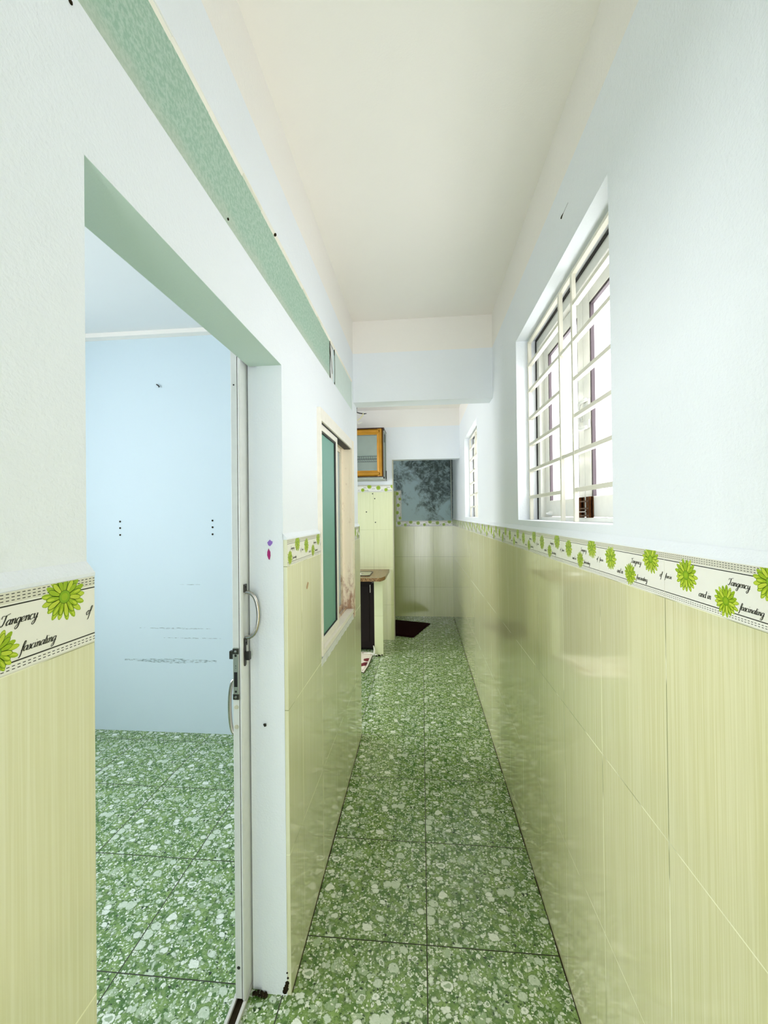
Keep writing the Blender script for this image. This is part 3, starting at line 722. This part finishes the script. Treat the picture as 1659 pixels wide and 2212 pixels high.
for (y, z) in ((.426, 1.907),):
    o = MB().lathe((XU_L, y, z), [(.0022, -.001), (.0026, .001), (.001, .0022)], 'x', 12).build('wall_screw', M['grime'], smooth=True)
    tag(origin_to(o, (XU_L, y, z)), 'dark screw head in the wall plaster just below the green glass strip', 'screw')
# ring hook by the sliding window
cx, cy_, cz = XT_L + .002, 1.319, 1.100
pts = [(cx + .002 * math.sin(a * math.pi / 8), cy_ + .006 * math.cos(a * math.pi / 8), cz + .011 * math.sin(a * math.pi / 8)) for a in range(17)]
hk = MB().tube(pts, .0010, n=6).build('hook_ring', M['tan'], smooth=True)
tag(origin_to(hk, (XT_L, cy_, cz)), 'tiny brown ring hook on the tiles before the frosted window', 'hook')
# things left on the room's back wall
o = MB().tube([(-1.632, 2.430, 2.155), (-1.632, 2.424, 2.155), (-1.620, 2.420, 2.148), (-1.612, 2.420, 2.140), (-1.616, 2.420, 2.136)], .0035, n=8).build('wall_nail', M['black'], smooth=True)
tag(origin_to(o, (-1.63, 2.43, 2.15)), 'bent black nail high on the pale blue wall of the side room', 'nail')
first = None
for col, (x, side) in enumerate(((-1.884, 'left'), (-1.279, 'right'))):
    for z, pl in ((1.305, 'topmost'), (1.264, 'middle'), (1.221, 'lowest')):
        if first is None:
            first = MB().lathe((0, 0, 0), [(.0055, .0005), (.006, -.002), (.0035, -.003), (.001, -.0028)], 'y', 10).build('wall_plug', M['grime']); o = first
        else: o = first.copy(); COL.objects.link(o)
        o.location = (x, 2.4296, z)
        tag(o, "%s dark plug of the %s column on the side room's back wall" % (pl, side), 'wall plug', 'dark wall plugs on the side room wall')
# scuff marks of the room wall
t = NT('grey_scuff'); p, xyz = t.pos(); f_, _c = t.noise(t.mapping(p, (14, 1, 60)), 3, 5, .7)
t.color(rgba((120, 146, 146))); t.rough(.8); ma = t.step(f_, .44, .64); t.link(t.math('MULTIPLY', ma, .55), t.b.inputs['Alpha']); M['scuff'] = t.m
b = MB()
for (x0, x1, z, h) in ((-1.76, -1.29, .642, .006), (-1.60, -1.23, .583, .004), (-1.86, -1.26, .444, .020), (-1.50, -1.36, .912, .003)):
    b.poly([(x0, 2.4293, z - h * .3), ((x0 + x1) / 2, 2.4293, z - h), (x1, 2.4293, z - h * .4), (x1, 2.4293, z + h * .2), ((x0 + x1) / 2, 2.4293, z + h * .6), (x0, 2.4293, z + h * .1)])
b.build('wall_scuffs', M['scuff'], bpy.data.objects['wall_room_back'], recalc=False)

# ------------------------------------------------------------------ cables at the end of the beam
o = MB().tube([(-.3865, 2.49, 1.955), (-.37, 2.50, 1.952), (-.345, 2.51, 1.950), (-.330, 2.515, 1.953)], [.003, .0035, .0035, .002], n=8).tube([(-.384, 2.478, 1.990), (-.388, 2.482, 1.970), (-.386, 2.49, 1.955)], .003, n=8).build('black_cable', M['rubber'], smooth=True)
tag(origin_to(o, (-.3865, 2.49, 1.955)), 'short black cable end sticking out under the beam', 'cable')
o = MB().tube([(-.384, 2.49, 1.905), (-.366, 2.49, 1.918), (-.350, 2.49, 1.935), (-.347, 2.49, 1.948)], .0032, n=8).build('yellow_cable', M['yellowcable'], smooth=True)
tag(origin_to(o, (-.384, 2.49, 1.905)), 'short yellowed cable stub below the black cable end', 'cable')
o = MB().tube([(-.386, 2.49, 1.895), (-.378, 2.49, 1.886), (-.366, 2.49, 1.889), (-.356, 2.49, 1.896)], .003, n=8).build('white_cable', M['plastic'], smooth=True)
tag(origin_to(o, (-.386, 2.49, 1.895)), 'short white cable stub, lowest of the stubs on the wall end', 'cable')

# ------------------------------------------------------------------ wall cabinet
cab = empty('wall_cabinet', (-.80, 4.26, 1.688))
tag(cab, 'glass wall cabinet with gold wood-look door frames above the kitchen tiles', 'cabinet')
cx0, cx1, cyf, cyb, cz0, cz1 = -1.25, -.368, 4.118, YK - .001, 1.688, 2.195
b = MB()
for x in (cx0, cx1 - .018):
    for y in (cyf, cyb - .018): b.box(x, x + .018, y, y + .018, cz0, cz1)
for z in (cz0, cz1 - .018):
    b.box(cx0 + .018, cx1 - .018, cyf, cyf + .018, z, z + .018).box(cx0 + .018, cx1 - .018, cyb - .018, cyb, z, z + .018)
    for x in (cx0, cx1 - .018): b.box(x, x + .018, cyf + .018, cyb - .018, z, z + .018)
b.box(cx0 + .018, cx1 - .018, cyf + .018, cyb - .018, cz0 + .004, cz0 + .008)
b.build('cabinet_body', M['alu'], cab, bevel=.001)
MB().box(cx0 + .018, cx1 - .018, cyb - .008, cyb - .003, cz0 + .018, cz1 - .018).build('back_panel', M['cabback'], cab)
b = MB().box(cx0 - .003, cx1 + .003, cyf - .006, cyb, cz1, cz1 + .010); b.build('top_cover', M['brown'], cab, bevel=.002)
MB().box(cx1 - .006, cx1 - .002, cyf + .018, cyb - .018, cz0 + .018, cz1 - .018).build('side_pane', M['cabglass'], cab)
for z in (cz0 + .004, cz1 - .022): MB().box(cx1 - .010, cx1 + .002, cyf - .002, cyf + .014, z, z + .020).build('corner_piece', M['rubber'], cab, bevel=.002)
MB().box(cx1 - .004, cx1 + .003, cyb - .026, cyb - .006, cz0, cz0 + .11).build('corner_piece', M['rubber'], cab, bevel=.002)
MB().box(cx1 - .002, cx1 + .003, cyf + .05, cyf + .07, cz1 - .13, cz1 - .05).build('side_latch', M['rubber'], cab, bevel=.002)
for (a, e) in ((cx0 + .002, -.812), (-.808, cx1 - .012)):
    za, zb_ = cz0 + .028, cz1 - .004; sw = .058; y0_, y1_ = cyf - .024, cyf - .002
    dd = MB()
    pr = [(0, 0), (0, .4), (.25, 1), (.62, 1), (.7, .75), (1, .55), (1, 0)]   # moulded frame section
    def rail(u0, u1, vertical, lo, hi):
        q = [((u0 + (u1 - u0) * s_), y1_ - (y1_ - y0_) * h_) for s_, h_ in pr]
        if vertical: dd.prism(q, 2, lo, hi)
        else: dd.prism([(yy, uu) for uu, yy in q], 0, lo, hi)
    rail(a, a + sw, True, za, zb_); rail(e, e - sw, True, za, zb_)
    rail(za, za + sw, False, a + sw * .5, e - sw * .5); rail(zb_, zb_ - sw, False, a + sw * .5, e - sw * .5)
    do = dd.build('cabinet_door', M['gold'], cab, smooth=True)
    MB().box(a + sw - .004, e - sw + .004, y0_ + .012, y0_ + .015, za + sw - .004, zb_ - sw + .004).build('pane', M['cabglass'], do)
    g = MB(); q = .006
    g.box(a - .001, e + .001, y0_ + .001, y1_, za - q, za - .0005).box(a - .001, e + .001, y0_ + .001, y1_, zb_ + .0005, zb_ + q).box(e + .0005, e + q, y0_ + .001, y1_, za - q, zb_ + q)
    g.build('door_edge', M['brown'], do)
MB().box(-.688, -.680, cyf - .026, cyf - .018, cz1 - .026, cz1 - .002).build('door_catch', M['beige'], cab)
b = MB().box(cx0 + .02, cx1 - .02, 4.14, 4.36, 1.930, 1.935)
b.build('shelf_pane', M['cabglass'], cab)
b = MB()
for y in (4.16, 4.34):
    for z in (1.925, 1.893): b.tube([(cx0 + .02, y, z), (cx1 - .02, y, z)], .0028, n=6)
x = cx0 + .05
while x < cx1 - .04:
    b.tube([(x, 4.16, 1.890), (x, 4.16, 1.928)], .002, n=5).tube([(x, 4.16, 1.893), (x, 4.34, 1.893)], .0018, n=5); x += .023
b.build('plate_rack', M['darksteel'], cab)
MB().box(cx1 - .085, cx1 - .075, cyb - .05, cyb - .04, 1.80, 1.915).build('rack_bracket', M['alu'], cab)
adopt(cab)

# ------------------------------------------------------------------ kitchen counter
b = MB().box(-.457, -.374, 3.885, YK - .010, 0, .716)
sup = b.build('counter_support', M['tileS'], bevel=.002)
tag(origin_to(sup, (-.415, 4.13, 0)), 'tiled end wall carrying the brown worktop, beside the dark cupboard', 'counter support')
b = MB(); prof = [(-1.85, YK - .010), (-.348, YK - .010), (-.348, 3.90), (-.352, 3.86), (-.380, 3.772), (-.396, 3.762)]
rn = random.Random(2); x = -.42
while x > -1.85: prof.append((x, 3.760 + rn.uniform(-.003, .003))); x -= .03
prof.append((-1.85, 3.762))
hx0, hx1, hy0, hy1 = -1.02, -.500, 3.880, 4.165      # sink cut-out
outer = prof
b2 = MB()
b2.prism(prof, 2, .718, .750)
wt = b2.build('worktop', M['granite'])
bpy.context.view_layer.update()
# a real cut-out for the sink bowl
cut = MB().prism([((hx0 + hx1) / 2 + .20 * math.cos(a * math.pi / 16), 4.02 + .118 * math.sin(a * math.pi / 16)) for a in range(32)], 2, .70, .77).build('cutter', M['granite'])
md = wt.modifiers.new('cut', 'BOOLEAN'); md.object = cut; md.solver = 'EXACT'
dg = bpy.context.evaluated_depsgraph_get(); me2 = bpy.data.meshes.new_from_object(wt.evaluated_get(dg)); wt.modifiers.clear(); wt.data = me2
bpy.data.objects.remove(cut)
tag(origin_to(wt, (-1.0, 4.07, .718)), 'brown granite kitchen worktop with a chipped front edge and cut corner', 'worktop')
scx, scy = (hx0 + hx1) / 2, 4.02
sk = empty('kitchen_sink', (scx, scy, .750))
tag(sk, 'shallow steel sink with an oval bowl set into the brown worktop', 'sink')
b = MB()
rimz = .7535; N = 32
outr = [(hx0, hy0), (hx1, hy0), (hx1, hy1), (hx0, hy1)]
def rim_pt(a):
    c_, s_ = math.cos(a), math.sin(a); hx, hy = (hx1 - hx0) / 2, (hy1 - hy0) / 2
    k_ = 1 / max(abs(c_) / hx, abs(s_) / hy); return (scx + c_ * k_, (hy0 + hy1) / 2 + s_ * k_)
rows = []
A = [2 * math.pi * k / N for k in range(N)]
rows.append([rim_pt(a) + (.7502,) for a in A]); rows.append([rim_pt(a) + (rimz + .002,) for a in A])
for (rx, ry, z) in ((.192, .112, rimz + .001), (.186, .106, rimz - .004), (.172, .096, .715), (.14, .075, .700), (.03, .03, .698), (.002, .002, .6975)):
    rows.append([(scx + rx * math.cos(a), scy + ry * math.sin(a), z) for a in A])
for r0, r1 in zip(rows[:-1], rows[1:]):
    for k in range(N): b.poly([r0[k], r0[(k + 1) % N], r1[(k + 1) % N], r1[k]])
b.build('sink_basin', M['steel'], sk, smooth=False, recalc=True)
b = MB()
for (a, e) in (((hx0, hy0), (hx1, hy0)), ((hx1, hy0), (hx1, hy1)), ((hx1, hy1), (hx0, hy1)), ((hx0, hy1), (hx0, hy0))):
    b.tube([(a[0], a[1], .7545), (e[0], e[1], .7545)], .0035, n=8)
b.build('sink_rim', M['darksteel'], sk, smooth=True)
MB().lathe((-.66, 4.20, .7505), [(.012, 0), (.011, .012), (.004, .014), (.003, .022), (.001, .023)], 'z', 14).build('tap_stub', M['darksteel'], sk, smooth=True)
adopt(sk)
cb = empty('kitchen_cupboard', (-1.0, 4.10, 0))
tag(cb, 'dark brown cupboard unit under the brown worktop', 'cupboard')
b = MB().box(-1.80, -1.77, 4.03, 4.37, .02, .692).box(-.490, -.462, 4.03, 4.37, .02, .692).box(-1.77, -.490, 4.35, 4.37, .02, .692).box(-1.77, -.490, 4.03, 4.35, .02, .045).box(-1.77, -.490, 4.03, 4.06, .665, .692).box(-1.75, -.51, 4.07, 4.33, .0, .02)
b.build('cupboard_body', M['darkdoor'], cb, bevel=.001)
for i, (a, e) in enumerate(((-1.795, -1.133), (-1.128, -.464))):
    q = MB().box(a, e, 4.010, 4.028, .030, .690)
    for k in range(5):
        xa = a + .05 + (e - a - .1) * k / 5; q.box(xa + .006, xa + (e - a - .1) / 5 - .006, 4.006, 4.012, .09, .63)
    do = q.build('cupboard_door', M['darkdoor'], cb, bevel=.002)
    hx = e - .030 if i else a + .03
    MB().tube([(hx - .012, 4.006, .655), (hx - .012, 3.990, .650), (hx - .012, 3.990, .575), (hx - .012, 4.006, .570)], .0032, n=8).build('cupboard_handle', M['steel'], do, smooth=True)
    MB().box(hx + .002, hx + .02, 4.002, 4.010, .665, .685).build('door_hinge', M['darksteel'], do, bevel=.001)
adopt(cb)

# ------------------------------------------------------------------ mats and floor debris
def mat_mesh(outline, h=.010):
    return MB().prism(outline, 2, .0005, h)
t = NT('cream_mat_with_red_print'); p, xyz = t.pos(); vo = t.voro(t.mapping(p, (1, 1.0, 1), (.3, .1, 0)), 8.5)
f_, _c = t.noise(p, 40, 4, .7)
dd = t.math('ADD', vo.outputs['Distance'], t.math('MULTIPLY', f_, .28))
c = t.mix(t.step(dd, .50, .56), rgba((112, 30, 36)), rgba((236, 226, 210)))
c = t.mix(t.math('SUBTRACT', 1.0, t.step(dd, .24, .30)), c, rgba((70, 14, 20)))
c = t.mix(t.step(f_, .62, .70), c, rgba((190, 150, 150)))
t.color(c); t.rough(.9); M['matprint'] = t.m
M['matedge'] = plain('cream_mat_binding', (240, 232, 218), .8)
pts = [(-.519, 3.462), (-.500, 3.452), (-.484, 3.600), (-.478, 3.860)]
for k in range(1, 7):
    a = k / 6 * math.pi / 2; pts.append((-.518 + .040 * math.cos(a), 3.90 + .055 * math.sin(a)))
pts += [(-1.12, 3.955), (-1.14, 3.93), (-1.14, 3.49), (-1.12, 3.462)]
em = empty('kitchen_mat', (-.8, 3.7, 0))
tag(em, 'cream mat with dark red print on the floor before the cupboard', 'mat')
mat_mesh(pts).build('mat_binding', M['matedge'], em)
cxm = (-.81, 3.705)
inn = [(cxm[0] + (a - cxm[0]) * .955, cxm[1] + (c_ - cxm[1]) * .90) for a, c_ in pts]
MB().prism(inn, 2, .0095, .0125).build('mat_pile', M['matprint'], em)
MB().prism([(cxm[0] + (a - cxm[0]) * 1.012, cxm[1] + (c_ - cxm[1]) * 1.02) for a, c_ in pts], 2, .0002, .005).build('mat_backing', M['brown'], em)
adopt(em)
A_, B_ = Vector((.086, 5.04)), Vector((-.105, 4.472)); C_ = A_ + Vector((-.4285, .142)); D_ = B_ + Vector((-.4285, .142))
out = []
for (s_, e_, n_) in ((A_, C_, 18), (C_, D_, 24), (D_, B_, 18), (B_, A_, 24)):
    nrm = Vector(((e_ - s_).y, -(e_ - s_).x)).normalized()
    if nrm.dot(s_ - (A_ + D_) / 2) < 0: nrm = -nrm
    for k in range(n_ * 4):
        q = s_ + (e_ - s_) * (k / (n_ * 4)) + nrm * (.006 * abs(math.sin(math.pi * k / 4)))
        out.append((q.x, q.y))
em = empty('bath_mat', (-.22, 4.83, 0)); tag(em, 'dark maroon mat with scalloped edge lying in the bathroom doorway', 'mat')
mat_mesh(out, .008).build('mat_edge', M['maroon'], em)
cc = (A_ + D_) / 2
MB().prism([(cc.x + (a - cc.x) * .93, cc.y + (c_ - cc.y) * .94) for a, c_ in out], 2, .0078, .016).build('mat_pile', M['maroon'], em)
adopt(em)
b = MB().prism([(-.478, .004), (-.466, .003), (-.452, .025), (-.450, .055), (-.462, .095), (-.470, .098), (-.466, .06), (-.470, .03), (-.56, .028), (-.566, .018), (-.478, .016)][::1], 1, 3.872, 3.878)
b.tube([(-.452, 3.866, .012), (-.438, 3.86, .018), (-.430, 3.858, .008)], .006, n=8)
o = b.build('plastic_scrap', M['plastic'], bevel=.001)
tag(origin_to(o, (-.47, 3.875, 0)), 'broken white plastic strip leaning by the foot of the tiled support', 'plastic scrap')
b = MB(); rn = random.Random(11)
for k in range(9): b.lathe((-.415 + rn.uniform(-.03, .03), 3.862 + rn.uniform(-.014, .012), .006 + rn.uniform(0, .006)), [(.002, -.006), (rn.uniform(.006, .011), 0), (.003, .007)], 'z', 7)
o = b.build('dirt_clump', M['grime']); tag(origin_to(o, (-.415, 3.86, 0)), 'dark clump of dirt at the foot of the tiled support', 'dirt')
# drill holes in the kitchen tiles
first = None
for x, z, lab in ((-.520, 1.556, 'highest dark plug, just under the flower border of the kitchen tiles'), (-.497, 1.503, 'dark plug just below the highest one on the kitchen tiles'), (-.588, 1.362, 'leftmost dark plug on the kitchen wall tiles'), (-.492, 1.250, 'lowest dark plug on the kitchen wall tiles')):
    if first is None: first = MB().lathe((0, 0, 0), [(.004, .001), (.0065, 0), (.005, -.003), (.001, -.0035)], 'y', 10).build('tile_plug', M['black']); o = first
    else: o = first.copy(); COL.objects.link(o)
    o.location = (x, YK - .0093, z); tag(o, lab, 'wall plug', 'dark wall plugs in the kitchen tiles')
